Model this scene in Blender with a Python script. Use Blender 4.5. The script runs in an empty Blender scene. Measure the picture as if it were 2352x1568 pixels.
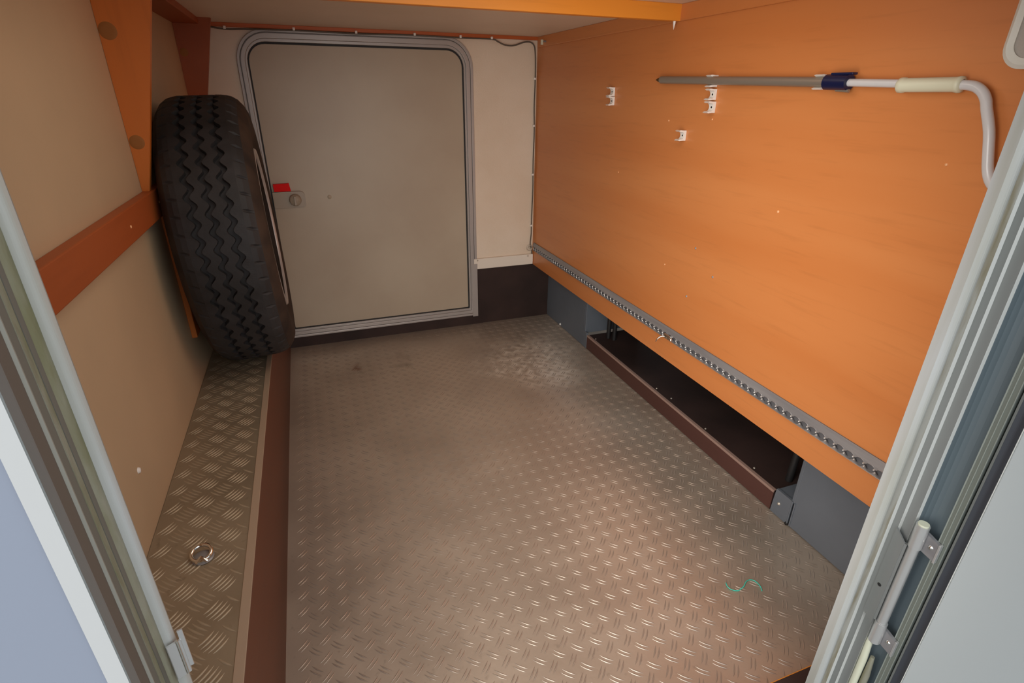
import bpy, bmesh, math, random
from math import sin, cos, pi, radians, sqrt
from mathutils import Vector, Matrix

random.seed(7)
S = bpy.context.scene
COL = S.collection

# ------------------------------------------------------------------ camera
cam_d = bpy.data.cameras.new('camera')
cam = bpy.data.objects.new('camera', cam_d)
COL.objects.link(cam)
cam_d.sensor_width = 36.0
cam_d.lens = 1230.26 / 2352 * 36.0
cam_d.clip_start = 0.02
YAW, PIT, ROL = radians(20.404), radians(24.743), radians(0.5153)
fwd = Vector((sin(YAW) * cos(PIT), cos(YAW) * cos(PIT), -sin(PIT)))
rgt = fwd.cross(Vector((0, 0, 1))).normalized()
upv = rgt.cross(fwd)
r2 = cos(ROL) * rgt + sin(ROL) * upv
u2 = -sin(ROL) * rgt + cos(ROL) * upv
M = Matrix((r2, u2, -fwd)).transposed().to_4x4()
M.translation = Vector((0, 0, 1.0))
cam.matrix_world = M
S.camera = cam

# ------------------------------------------------------------------ world, lights, exposure
w = bpy.data.worlds.new('overcast_sky')
S.world = w
w.use_nodes = True
wn = w.node_tree.nodes
wn['Background'].inputs['Color'].default_value = (0.90, 0.95, 1.0, 1)
wn['Background'].inputs['Strength'].default_value = 1.75
S.view_settings.view_transform = 'Standard'
S.view_settings.look = 'None'
S.view_settings.gamma = 1.0
S.view_settings.exposure = 0.0
S.view_settings.use_curve_mapping = False
S.cycles.max_bounces = 10
S.cycles.diffuse_bounces = 6
S.cycles.glossy_bounces = 4


def area(name, loc, target, sx, sy, power, col, spread=180):
    d = bpy.data.lights.new(name, 'AREA')
    d.shape = 'RECTANGLE'
    d.size, d.size_y = sx, sy
    d.energy = power
    d.color = col
    d.spread = radians(spread)
    o = bpy.data.objects.new(name, d)
    COL.objects.link(o)
    o.location = loc
    o.rotation_euler = (Vector(target) - Vector(loc)).to_track_quat('-Z', 'Y').to_euler()
    return o


# added fill lights, no fixture: under the ceiling, and just inside the hatch
area('added_ceiling_fill', (0.30, 0.95, 1.19), (0.30, 1.10, 0.0), 0.75, 0.45, 2.4, (1.0, 0.90, 0.78))
area('added_hatch_fill', (0.10, 0.41, 0.72), (0.90, 1.30, 0.42), 0.45, 0.80, 4.7, (1.0, 0.95, 0.88), 112)


# ------------------------------------------------------------------ materials
def srgb(r, g, b):
    f = lambda c: (c / 255) / 12.92 if c / 255 <= 0.04045 else ((c / 255 + 0.055) / 1.055) ** 2.4
    return (f(r), f(g), f(b), 1)


def mat(name, col, rough=0.5, metal=0.0, spec=0.5, noise=0.0, nscale=(20, 20, 20), col2=None, bump=0.0, bscale=None,
        coat=0.0, lo=0.35, hi=0.65, detail=4.0):
    m = bpy.data.materials.new(name)
    m.use_nodes = True
    nt = m.node_tree
    p = nt.nodes['Principled BSDF']
    p.inputs['Base Color'].default_value = col
    p.inputs['Roughness'].default_value = rough
    p.inputs['Metallic'].default_value = metal
    p.inputs['Specular IOR Level'].default_value = spec
    p.inputs['Coat Weight'].default_value = coat
    p.inputs['Coat Roughness'].default_value = 0.15
    if col2 or bump:
        tc = nt.nodes.new('ShaderNodeTexCoord')
        mp = nt.nodes.new('ShaderNodeMapping')
        mp.inputs['Scale'].default_value = nscale
        nt.links.new(tc.outputs['Object'], mp.inputs['Vector'])
    if col2:
        n = nt.nodes.new('ShaderNodeTexNoise')
        n.inputs['Scale'].default_value = 1.0
        n.inputs['Detail'].default_value = detail
        nt.links.new(mp.outputs[0], n.inputs['Vector'])
        mr = nt.nodes.new('ShaderNodeMapRange')
        mr.inputs['From Min'].default_value = lo
        mr.inputs['From Max'].default_value = hi
        nt.links.new(n.outputs['Fac'], mr.inputs['Value'])
        mx = nt.nodes.new('ShaderNodeMix')
        mx.data_type = 'RGBA'
        mx.inputs['A'].default_value = col
        mx.inputs['B'].default_value = col2
        nt.links.new(mr.outputs[0], mx.inputs['Factor'])
        nt.links.new(mx.outputs['Result'], p.inputs['Base Color'])
    if bump:
        n2 = nt.nodes.new('ShaderNodeTexNoise')
        n2.inputs['Scale'].default_value = 1.0
        mp2 = nt.nodes.new('ShaderNodeMapping')
        mp2.inputs['Scale'].default_value = bscale or nscale
        nt.links.new(tc.outputs['Object'], mp2.inputs['Vector'])
        nt.links.new(mp2.outputs[0], n2.inputs['Vector'])
        b = nt.nodes.new('ShaderNodeBump')
        b.inputs['Strength'].default_value = bump
        b.inputs['Distance'].default_value = 0.002
        nt.links.new(n2.outputs['Fac'], b.inputs['Height'])
        nt.links.new(b.outputs[0], p.inputs['Normal'])
    return m


def wood(name, a, b, scale, rough=0.4, coat=0.0, spec=0.5):
    """Printed woodgrain: broad soft flames plus fine pores, both stretched along the grain."""
    m = mat(name, a, rough=rough, coat=coat, spec=spec, col2=b, nscale=tuple(s * 0.35 for s in scale), lo=0.3, hi=0.72, detail=3.0)
    nt = m.node_tree
    p = nt.nodes['Principled BSDF']
    tc = [n for n in nt.nodes if n.type == 'TEX_COORD'][0]
    base = [n for n in nt.nodes if n.type == 'MIX'][0]
    mp = nt.nodes.new('ShaderNodeMapping')
    mp.inputs['Scale'].default_value = tuple(s * 5 for s in scale)
    n = nt.nodes.new('ShaderNodeTexNoise')
    n.inputs['Scale'].default_value = 1
    n.inputs['Detail'].default_value = 2
    nt.links.new(tc.outputs['Object'], mp.inputs['Vector'])
    nt.links.new(mp.outputs[0], n.inputs['Vector'])
    mr = nt.nodes.new('ShaderNodeMapRange')
    mr.inputs['From Min'].default_value = 0.56
    mr.inputs['From Max'].default_value = 0.75
    mr.inputs['To Max'].default_value = 0.13
    nt.links.new(n.outputs['Fac'], mr.inputs['Value'])
    mx = nt.nodes.new('ShaderNodeMix')
    mx.data_type = 'RGBA'
    mx.inputs['B'].default_value = tuple(c * 0.45 for c in b[:3]) + (1,)
    nt.links.new(base.outputs['Result'], mx.inputs['A'])
    nt.links.new(mr.outputs[0], mx.inputs['Factor'])
    nt.links.new(mx.outputs['Result'], p.inputs['Base Color'])
    return m


MT = {}
MT['beech'] = wood('beech_laminate', srgb(206, 132, 76), srgb(196, 118, 62), (9, 1.6, 22), rough=0.38, coat=0.10)
MT['beech_v'] = wood('beech_laminate_upright', srgb(204, 114, 42), srgb(184, 98, 34), (16, 16, 1.2), rough=0.45)
MT['beech_y'] = wood('beech_laminate_rail', srgb(166, 84, 38), srgb(148, 72, 30), (16, 1.2, 16), rough=0.5)
MT['beech_x'] = wood('beech_laminate_beam', srgb(226, 144, 48), srgb(212, 130, 40), (1.2, 16, 16), rough=0.45)
MT['dark_beech_x'] = wood('beech_edge_strip', srgb(196, 98, 40), srgb(176, 84, 30), (1.2, 16, 16), rough=0.5)
MT['brown_ply'] = wood('dark_brown_phenolic_board', srgb(110, 58, 32), srgb(80, 42, 25), (18, 1.2, 8), rough=0.45)
MT['brown_front'] = wood('reddish_brown_board', srgb(88, 56, 50), srgb(72, 44, 38), (18, 1.2, 8), rough=0.45)
MT['brown_dark'] = mat('brown_black_board', srgb(62, 46, 42), rough=0.6, spec=0.25, col2=srgb(48, 36, 33), nscale=(6, 6, 6), bump=0.15, bscale=(220, 220, 220))
MT['brown_edge'] = mat('worn_board_edge', srgb(156, 128, 116), rough=0.5)
MT['edge_beige'] = mat('beige_grey_edge_metal', srgb(172, 150, 128), rough=0.5, metal=0.1)
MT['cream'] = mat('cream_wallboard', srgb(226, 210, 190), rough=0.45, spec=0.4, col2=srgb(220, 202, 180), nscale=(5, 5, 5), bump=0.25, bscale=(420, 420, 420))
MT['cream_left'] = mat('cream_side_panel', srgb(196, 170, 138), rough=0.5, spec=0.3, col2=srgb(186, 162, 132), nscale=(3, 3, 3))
MT['ceiling'] = mat('pale_underside_board', srgb(222, 204, 184), rough=0.5, col2=srgb(214, 196, 174), nscale=(3, 3, 3))
MT['doorpanel'] = mat('grey_beige_door_skin', srgb(182, 168, 148), rough=0.4, spec=0.4, col2=srgb(174, 158, 138), nscale=(3, 3, 3))
MT['latch'] = mat('grey_latch_plastic', srgb(160, 146, 128), rough=0.4)
MT['doorframe'] = mat('grey_door_frame', srgb(172, 166, 162), rough=0.35, metal=0.25, spec=0.5)
MT['white_trim'] = mat('off_white_trim', srgb(228, 218, 204), rough=0.4)
MT['black'] = mat('black_rubber', srgb(26, 24, 24), rough=0.6)
MT['bgap'] = mat('painted_gap_shade', srgb(30, 34, 30), rough=0.8, spec=0.1)  # near-black strips paint in the shade of open frame gaps
MT['tyre'] = mat('tyre_rubber', srgb(48, 46, 47), rough=0.6, spec=0.35, col2=srgb(38, 36, 36), nscale=(14, 14, 14), bump=0.2, bscale=(150, 150, 150))
MT['tyre_side'] = mat('dusty_sidewall_rubber', srgb(68, 54, 45), rough=0.75, spec=0.2, col2=srgb(46, 38, 34), nscale=(9, 16, 16))
MT['steel'] = mat('wheel_steel', srgb(186, 180, 178), rough=0.35, metal=0.45)
MT['rusty'] = mat('rusty_brown_steel', srgb(44, 34, 28), rough=0.7, metal=0.1, spec=0.2)
MT['alu'] = mat('brushed_aluminium', srgb(158, 155, 155), rough=0.42, metal=0.4, col2=srgb(140, 137, 138), nscale=(60, 4, 60))
MT['alu_bright'] = mat('polished_aluminium', srgb(206, 205, 203), rough=0.28, metal=0.6)
MT['chrome'] = mat('chrome', srgb(225, 222, 215), rough=0.12, metal=1.0)
MT['graphite'] = mat('slate_grey_sheet_metal', srgb(108, 114, 122), rough=0.45, metal=0.1, spec=0.4, col2=srgb(98, 104, 112), nscale=(4, 4, 4))
MT['white_pl'] = mat('white_plastic', srgb(232, 228, 222), rough=0.35)
MT['ivory'] = mat('ivory_grip_plastic', srgb(214, 214, 190), rough=0.4)
MT['navy'] = mat('navy_plastic', srgb(16, 24, 62), rough=0.35)
MT['pole'] = mat('grey_anodised_tube', srgb(150, 140, 128), rough=0.4, metal=0.5)
MT['white_tube'] = mat('white_enamel_tube', srgb(206, 206, 208), rough=0.2, spec=0.6)
MT['red'] = mat('red_plastic', srgb(226, 6, 2), rough=0.5, spec=0.15)
MT['cable'] = mat('grey_cable', srgb(92, 84, 74), rough=0.6)
MT['teal'] = mat('teal_thread', srgb(70, 214, 190), rough=0.4)
MT['brass'] = mat('dark_brass_tip', srgb(92, 62, 26), rough=0.5, metal=0.4)
MT['cap'] = mat('grey_brown_screw_cap', srgb(150, 98, 52), rough=0.6, spec=0.2)
MT['jamb_grey'] = mat('satin_aluminium_profile', srgb(130, 131, 129), rough=0.45, metal=0.2, spec=0.5, col2=srgb(120, 123, 120), nscale=(20, 20, 2))
MT['jamb_lit'] = mat('painted_lit_edge', srgb(222, 222, 216), rough=0.4, spec=0.5)  # lit copy of the profile grey: light on outward-facing edges painted in
MT['bead'] = mat('pale_frame_bead', srgb(184, 185, 183), rough=0.35, spec=0.5, col2=srgb(170, 169, 160), nscale=(50, 50, 3))
MT['dirty'] = mat('dirty_seal_strip', srgb(170, 166, 156), rough=0.6, col2=srgb(130, 118, 90), nscale=(60, 60, 9), lo=0.45, hi=0.7)
MT['moss'] = mat('mossy_rubber_seal', srgb(144, 141, 124), rough=0.75, spec=0.2, col2=srgb(122, 120, 92), nscale=(60, 60, 14), lo=0.4, hi=0.65, bump=0.6, bscale=(160, 160, 60))
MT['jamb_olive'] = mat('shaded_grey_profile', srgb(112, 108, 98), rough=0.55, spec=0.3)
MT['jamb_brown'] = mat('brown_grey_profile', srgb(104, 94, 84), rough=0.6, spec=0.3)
MT['blue_grey'] = mat('blue_grey_channel', srgb(96, 107, 112), rough=0.4, spec=0.5)
MT['navy_rubber'] = mat('charcoal_rubber', srgb(58, 60, 66), rough=0.45)
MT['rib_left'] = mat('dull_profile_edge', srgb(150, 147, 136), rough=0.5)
MT['track_dark'] = mat('dark_track_channel', srgb(104, 102, 104), rough=0.5, metal=0.2)
MT['rib_soft'] = mat('soft_grey_green_rib', srgb(158, 164, 156), rough=0.4, metal=0.2)
MT['leaf_olive'] = mat('grey_green_leaf_profile', srgb(118, 123, 114), rough=0.45, metal=0.1)
MT['body_white'] = mat('white_bodywork', srgb(206, 205, 202), rough=0.35, spec=0.4)
MT['body_blue'] = mat('pale_blue_grey_bodywork', srgb(152, 158, 172), rough=0.4, spec=0.3)
MT['leaf'] = mat('pale_grey_door_skin', srgb(188, 193, 192), rough=0.45, spec=0.3)
MT['lamp_grey'] = mat('grey_lamp_lens', srgb(176, 172, 166), rough=0.5, bump=0.3, bscale=(300, 300, 300))
MT['lamp_rim'] = mat('white_lamp_rim', srgb(222, 226, 220), rough=0.35)
MT['ground'] = mat('grey_asphalt', srgb(132, 130, 126), rough=0.9, col2=srgb(118, 116, 112), nscale=(3, 3, 3))
MT['screw'] = mat('zinc_screw', srgb(200, 190, 176), rough=0.4, metal=0.5)
MT['hole'] = mat('dark_screw_hole', srgb(84, 60, 40), rough=0.7)
MT['speck'] = mat('pale_speck', srgb(238, 178, 128), rough=0.5)


def tread_mat(name, c1, c2, dust=True, rough=0.34):
    """Worn aluminium tread plate with dried dirt; the stains lie in the plate's own coordinates."""
    m = bpy.data.materials.new(name)
    m.use_nodes = True
    nt = m.node_tree
    N, L = nt.nodes, nt.links
    p = N['Principled BSDF']
    p.inputs['Metallic'].default_value = 0.54
    tc = N.new('ShaderNodeTexCoord')

    def noise(scale, lo, hi, detail=4):
        n = N.new('ShaderNodeTexNoise')
        n.inputs['Scale'].default_value = scale
        n.inputs['Detail'].default_value = detail
        L.new(tc.outputs['Object'], n.inputs['Vector'])
        r = N.new('ShaderNodeMapRange')
        r.inputs['From Min'].default_value = lo
        r.inputs['From Max'].default_value = hi
        L.new(n.outputs['Fac'], r.inputs['Value'])
        return r.outputs[0]

    def mix(fac, a, b):
        x = N.new('ShaderNodeMix')
        x.data_type = 'RGBA'
        L.new(fac, x.inputs['Factor'])
        for k, v in (('A', a), ('B', b)):
            if isinstance(v, tuple):
                x.inputs[k].default_value = v
            else:
                L.new(v, x.inputs[k])
        return x.outputs['Result']

    def blob(cx, cy, rad, soft, amp=0.5):
        v = N.new('ShaderNodeVectorMath')
        v.operation = 'DISTANCE'
        w2 = N.new('ShaderNodeTexNoise')
        w2.inputs['Scale'].default_value = 7
        w2.inputs['Detail'].default_value = 5
        L.new(tc.outputs['Object'], w2.inputs['Vector'])
        va = N.new('ShaderNodeVectorMath')
        va.operation = 'MULTIPLY_ADD'
        va.inputs[1].default_value = (amp, amp, 0)
        L.new(w2.outputs['Color'], va.inputs[0])
        L.new(tc.outputs['Object'], va.inputs[2])
        L.new(va.outputs[0], v.inputs[0])
        v.inputs[1].default_value = (cx + amp / 2, cy + amp / 2, 0)
        r = N.new('ShaderNodeMapRange')
        r.inputs['From Min'].default_value = rad + soft
        r.inputs['From Max'].default_value = rad - soft
        L.new(v.outputs['Value'], r.inputs['Value'])
        return r.outputs[0]

    c = mix(noise(4.0, 0.35, 0.65), c1, c2)
    c = mix(noise(60.0, 0.62, 0.80), c, tuple(x * 0.82 for x in c2[:3]) + (1,))
    rg = N.new('ShaderNodeMapRange')
    rg.inputs['To Min'].default_value = rough
    rg.inputs['To Max'].default_value = rough + 0.16
    L.new(noise(9.0, 0.3, 0.7), rg.inputs['Value'])
    L.new(rg.outputs[0], p.inputs['Roughness'])
    if dust:
        ds = blob(0.78, 1.84, 0.20, 0.05, 0.30)
        mul = N.new('ShaderNodeMath')
        mul.operation = 'MULTIPLY'
        L.new(ds, mul.inputs[0])
        L.new(noise(34.0, 0.34, 0.62), mul.inputs[1])
        c = mix(mul.outputs[0], c, srgb(218, 206, 190))
        st = blob(0.11, 2.02, 0.014, 0.014, 0.22)
        c = mix(st, c, srgb(118, 74, 40))
        st2 = blob(0.24, 1.98, 0.03, 0.06, 0.6)
        c = mix(st2, c, srgb(140, 126, 108))
        sub = N.new('ShaderNodeMath')
        sub.operation = 'MULTIPLY_ADD'
        L.new(mul.outputs[0], sub.inputs[0])
        sub.inputs[1].default_value = -0.35
        sub.inputs[2].default_value = 0.54
        L.new(sub.outputs[0], p.inputs['Metallic'])
    L.new(c, p.inputs['Base Color'])
    n = N.new('ShaderNodeTexNoise')
    n.inputs['Scale'].default_value = 90
    L.new(tc.outputs['Object'], n.inputs['Vector'])
    b = N.new('ShaderNodeBump')
    b.inputs['Strength'].default_value = 0.12
    b.inputs['Distance'].default_value = 0.002
    L.new(n.outputs['Fac'], b.inputs['Height'])
    L.new(b.outputs[0], p.inputs['Normal'])
    return m


MT['tread'] = tread_mat('worn_aluminium_tread_plate', srgb(198, 183, 166), srgb(180, 165, 149), rough=0.33)
MT['ridge'] = mat('polished_tread_ridge', srgb(186, 172, 158), rough=0.33, metal=0.6)
MT['ledge'] = tread_mat('dull_aluminium_tread_plate', srgb(168, 153, 130), srgb(150, 136, 114), dust=False, rough=0.42)
MT['ridge2'] = mat('dull_tread_ridge', srgb(176, 160, 136), rough=0.5, metal=0.4)


# ------------------------------------------------------------------ mesh helpers
class MB:
    def __init__(self):
        self.v, self.f, self.s, self.mi = [], [], [], []

    def add(self, vs, fs, smooth=False, mi=0):
        o = len(self.v)
        self.v += [tuple(p) for p in vs]
        for f in fs:
            self.f.append([i + o for i in f])
            self.s.append(smooth)
            self.mi.append(mi)
        return self

    def box(self, x0, x1, y0, y1, z0, z1, mi=0):
        vs = [(x, y, z) for x in (x0, x1) for y in (y0, y1) for z in (z0, z1)]
        return self.add(vs, [(0, 1, 3, 2), (4, 6, 7, 5), (0, 4, 5, 1), (2, 3, 7, 6), (0, 2, 6, 4), (1, 5, 7, 3)], mi=mi)

    def prism(self, poly, axis, a, b, smooth=False, mi=0):
        """closed 2-D outline extruded along an axis; outline in the other two axes, in order"""
        def P(u, v, t):
            return (t, u, v) if axis == 'x' else (u, t, v) if axis == 'y' else (u, v, t)
        n = len(poly)
        vs = [P(u, v, a) for u, v in poly] + [P(u, v, b) for u, v in poly]
        fs = [(i, (i + 1) % n, n + (i + 1) % n, n + i) for i in range(n)]
        self.add(vs, fs, smooth, mi)
        self.add(vs, [tuple(range(n))[::-1], tuple(range(n, 2 * n))], False, mi)
        return self

    def tube(self, pts, r, seg=14, smooth=True, cap=True, mi=0):
        pts = [Vector(p) for p in pts]
        n = len(pts)
        rr = r if isinstance(r, (list, tuple)) else [r] * n
        rings, prev = [], None
        for i, p in enumerate(pts):
            t = (pts[min(i + 1, n - 1)] - pts[max(i - 1, 0)]).normalized()
            if prev is None:
                a = t.cross(Vector((0, 0, 1)))
                if a.length < 1e-3:
                    a = t.cross(Vector((1, 0, 0)))
                a.normalize()
            else:
                a = (prev - t * prev.dot(t)).normalized()
            prev = a
            b = t.cross(a)
            rings.append([p + (a * cos(2 * pi * k / seg) + b * sin(2 * pi * k / seg)) * rr[i] for k in range(seg)])
        vs = [q for ring in rings for q in ring]
        fs = [(i * seg + k, i * seg + (k + 1) % seg, (i + 1) * seg + (k + 1) % seg, (i + 1) * seg + k) for i in range(n - 1) for k in range(seg)]
        self.add(vs, fs, smooth, mi)
        if cap:
            self.add(vs[:seg], [tuple(range(seg))[::-1]], False, mi)
            self.add(vs[-seg:], [tuple(range(seg))], False, mi)
        return self

    def lathe(self, prof, org, axis='z', seg=24, smooth=True, mi=0):
        """profile of (radius, height) turned about an axis through org"""
        vs = []
        for r, h in prof:
            for k in range(seg):
                a = 2 * pi * k / seg
                c, s_ = r * cos(a), r * sin(a)
                q = {'z': (c, s_, h), 'x': (h, c, s_), 'y': (c, h, s_)}[axis]
                vs.append((org[0] + q[0], org[1] + q[1], org[2] + q[2]))
        fs = []
        for i in range(len(prof) - 1):
            for k in range(seg):
                fs.append((i * seg + k, i * seg + (k + 1) % seg, (i + 1) * seg + (k + 1) % seg, (i + 1) * seg + k))
        self.add(vs, fs, smooth, mi)
        return self

    def torus(self, org, R, r, axis='z', seg=28, sub=10, tilt=None, mi=0):
        vs = []
        for i in range(seg):
            a = 2 * pi * i / seg
            for k in range(sub):
                b = 2 * pi * k / sub
                q = Vector(((R + r * cos(b)) * cos(a), (R + r * cos(b)) * sin(a), r * sin(b)))
                if axis == 'x':
                    q = Vector((q.z, q.x, q.y))
                if axis == 'y':
                    q = Vector((q.x, q.z, q.y))
                if tilt:
                    q = tilt @ q
                vs.append(q + Vector(org))
        fs = [(i * sub + k, ((i + 1) % seg) * sub + k, ((i + 1) % seg) * sub + (k + 1) % sub, i * sub + (k + 1) % sub) for i in range(seg) for k in range(sub)]
        return self.add(vs, fs, True, mi)

    def build(self, name, mats, parent=None, bevel=0.0, bseg=2):
        me = bpy.data.meshes.new(name)
        me.from_pydata(self.v, [], self.f)
        me.polygons.foreach_set('use_smooth', self.s)
        if not isinstance(mats, (list, tuple)):
            mats = [mats]
        for m in mats:
            me.materials.append(m)
        me.polygons.foreach_set('material_index', self.mi)
        me.update()
        bm = bmesh.new()
        bm.from_mesh(me)
        bmesh.ops.recalc_face_normals(bm, faces=bm.faces)
        bm.to_mesh(me)
        bm.free()
        o = bpy.data.objects.new(name, me)
        COL.objects.link(o)
        if parent is not None:
            o.parent = parent
        if bevel:
            md = o.modifiers.new('bevel', 'BEVEL')
            md.width = bevel
            md.segments = bseg
            md.limit_method = 'ANGLE'
            md.angle_limit = radians(40)
        return o


def tag(o, label=None, cat=None, group=None, kind=None):
    if label:
        o['label'] = label
    if cat:
        o['category'] = cat
    if group:
        o['group'] = group
    if kind:
        o['kind'] = kind
    return o


def root(name, loc, label, cat, group=None, kind=None):
    """an Empty at the thing's base; parts are built in world coordinates and keep their place"""
    o = bpy.data.objects.new(name, None)
    COL.objects.link(o)
    o.location = loc
    o.empty_display_size = 0.05
    return tag(o, label, cat, group, kind)


def branch(name, loc, parent, label=None):
    """a part that itself has pieces"""
    o = bpy.data.objects.new(name, None)
    COL.objects.link(o)
    o.empty_display_size = 0.05
    o.location = Vector(loc) - parent.location
    o.parent = parent
    if label:
        o['label'] = label
    return o


def part(mb, name, mats, parent, **k):
    o = mb.build(name, mats, None, **k)
    bpy.context.view_layer.update()
    o.parent = parent
    o.matrix_parent_inverse = parent.matrix_world.inverted()
    return o


def rrect(x0, x1, y0, y1, r, seg=8):
    """rounded rectangle; r = radii at (x1y1, x0y1, x0y0, x1y0)"""
    out = []
    for (cx, cy, a0, rr) in ((x1 - r[0], y1 - r[0], 0, r[0]), (x0 + r[1], y1 - r[1], 90, r[1]), (x0 + r[2], y0 + r[2], 180, r[2]), (x1 - r[3], y0 + r[3], 270, r[3])):
        for k in range(seg + 1):
            a = radians(a0 + 90 * k / seg)
            out.append((cx + rr * cos(a), cy + rr * sin(a)))
    return out


def ring(mb, outer, inner, y0, y1, mi=0):
    """a frame between two outlines of equal count in the x-z plane, from depth y0 (front) to y1 (back)"""
    n = len(outer)
    vs = [(x, y0, z) for x, z in outer] + [(x, y0, z) for x, z in inner] + [(x, y1, z) for x, z in outer] + [(x, y1, z) for x, z in inner]
    fs = []
    for i in range(n):
        j = (i + 1) % n
        fs += [(i, j, n + j, n + i), (2 * n + i, 3 * n + i, 3 * n + j, 2 * n + j), (i, 2 * n + i, 2 * n + j, j), (n + i, n + j, 3 * n + j, 3 * n + i)]
    return mb.add(vs, fs, False, mi)


def smooth_path(P, n=4):
    out = []
    for i in range(len(P) - 1):
        p0, p1, p2, p3 = P[max(i - 1, 0)], P[i], P[i + 1], P[min(i + 2, len(P) - 1)]
        for k in range(n):
            t = k / n
            out.append(tuple(0.5 * ((2 * p1[d]) + (-p0[d] + p2[d]) * t + (2 * p0[d] - 5 * p1[d] + 4 * p2[d] - p3[d]) * t * t + (-p0[d] + 3 * p1[d] - 3 * p2[d] + p3[d]) * t ** 3) for d in range(len(p1))))
    out.append(tuple(P[-1]))
    return out


ZC = 1.21      # underside of the bed board
YB = 2.28      # rear (far) wall
XO = 0.946     # orange partition face
XL = -0.325    # left wall face
ZL = 0.324     # ledge top

# ------------------------------------------------------------------ the setting
# floor: tread plate
fl = MB().box(-0.168, 1.60, 0.415, 2.292, -0.02, 0.0).build('floor', MT['tread'])
tag(fl, 'dirty aluminium tread plate floor with paired raised bars', 'floor', kind='structure')


def bars(mb, cx, cy, ang, length, width, h, n, gap, z, bow=0.0, seg=4, clip=None):
    """n parallel raised lens-shaped bars around (cx, cy)"""
    c, s_ = cos(ang), sin(ang)
    for j in range(n):
        off = (j - (n - 1) / 2) * gap
        L = length * (1 - 0.10 * abs(j - (n - 1) / 2))
        vs = []
        for i in range(seg + 1):
            t = i / seg * 2 - 1
            u = t * L / 2
            wv = width / 2 * (1 - 0.80 * abs(t) ** 2.2)
            hv = h * (1 - 0.92 * abs(t) ** 2.2)
            o0 = off + bow * (t * t - 0.5)
            for q, hh in ((-1, 0), (-0.45, 0.8), (0.45, 0.8), (1, 0)):
                a = o0 + q * wv
                vs.append((cx + u * c - a * s_, cy + u * s_ + a * c, z + hv * hh))
        if clip and any(not (clip[0] < p[0] < clip[1] and clip[2] < p[1] < clip[3]) for p in vs):
            continue
        fs = [(i * 4 + k, i * 4 + k + 1, (i + 1) * 4 + k + 1, (i + 1) * 4 + k) for i in range(seg) for k in range(3)]
        mb.add(vs, fs, True)


tb = MB()
i0 = int((-0.17 - 0.2953) / 0.0408) - 1
for i in range(i0, i0 + 36):
    for j in range(-9, 42):
        x, y = 0.2953 + i * 0.0408, 0.7066 + j * 0.0418
        cl = (-0.160, 1.16, 0.425, 2.285)
        bars(tb, x, y, radians(-43), 0.0300, 0.0031, 0.0011, 2, 0.0074, 0.0002, bow=0.0012, clip=cl)
        bars(tb, x + 0.0204, y + 0.0209, radians(47), 0.0300, 0.0031, 0.0011, 2, 0.0074, 0.0002, bow=0.0012, clip=cl)
o = part(tb, 'raised_bars', MT['ridge'], fl)
tag(o, 'pairs of raised bars pressed into the floor plate', kind='stuff')

# left wall
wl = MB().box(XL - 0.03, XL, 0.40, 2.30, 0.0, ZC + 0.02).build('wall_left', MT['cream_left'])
tag(wl, 'plain cream side wall panel behind the spare wheel', 'wall', kind='structure')
o = part(MB().lathe([(0.0, 0.0035), (0.004, 0.003), (0.0055, 0.0)], (XL, 0.873, 0.437), 'x', 12), 'screw', MT['white_pl'], wl)

# rear wall (around the far hatch)
wr = MB()
wr.box(XL - 0.03, -0.172, YB, YB + 0.03, 0.28, ZC + 0.02)
wr.box(0.671, XO + 0.02, YB, YB + 0.03, 0.28, ZC + 0.02)
wr.box(-0.172, 0.671, YB, YB + 0.03, 1.156, ZC + 0.02)
wr.prism([(-0.172, 1.156), (-0.172, 1.04), (-0.150, 1.04), (-0.145, 1.10), (-0.128, 1.140), (-0.100, 1.156)], 'y', YB, YB + 0.03)
wr.prism([(0.671, 1.156), (0.671, 1.04), (0.644, 1.04), (0.639, 1.10), (0.622, 1.140), (0.594, 1.156)], 'y', YB, YB + 0.03)
wr = wr.build('wall_back', MT['cream'])
tag(wr, 'off white textured end wall around the far hatch door', 'wall', kind='structure')

bb = MB()
bb.box(-0.19, 0.700, YB + 0.002, YB + 0.03, 0.0, 0.12)
bb.box(0.640, 1.60, YB + 0.004, YB + 0.03, 0.0, 0.32)
bb.box(-0.36, -0.19, YB + 0.002, YB + 0.03, 0.0, 0.30)
bb = bb.build('baseboard_back', MT['brown_dark'])
tag(bb, 'dark brown board along the foot of the end wall', 'baseboard', kind='structure')

tr = MB().box(0.655, 0.9445, YB - 0.013, YB + 0.001, 0.274, 0.322).build('trim_1', MT['white_trim'], bevel=0.002)
tag(tr, 'white horizontal trim strip below the end wall, beside the hatch frame', 'trim strip', kind='structure')
for x, z in ((0.673, 0.315), (0.918, 0.315)):
    part(MB().lathe([(0, -0.0165), (0.003, -0.016), (0.004, -0.0125)], (x, YB, z), 'y', 10), 'screw', MT['screw'], tr)

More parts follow.
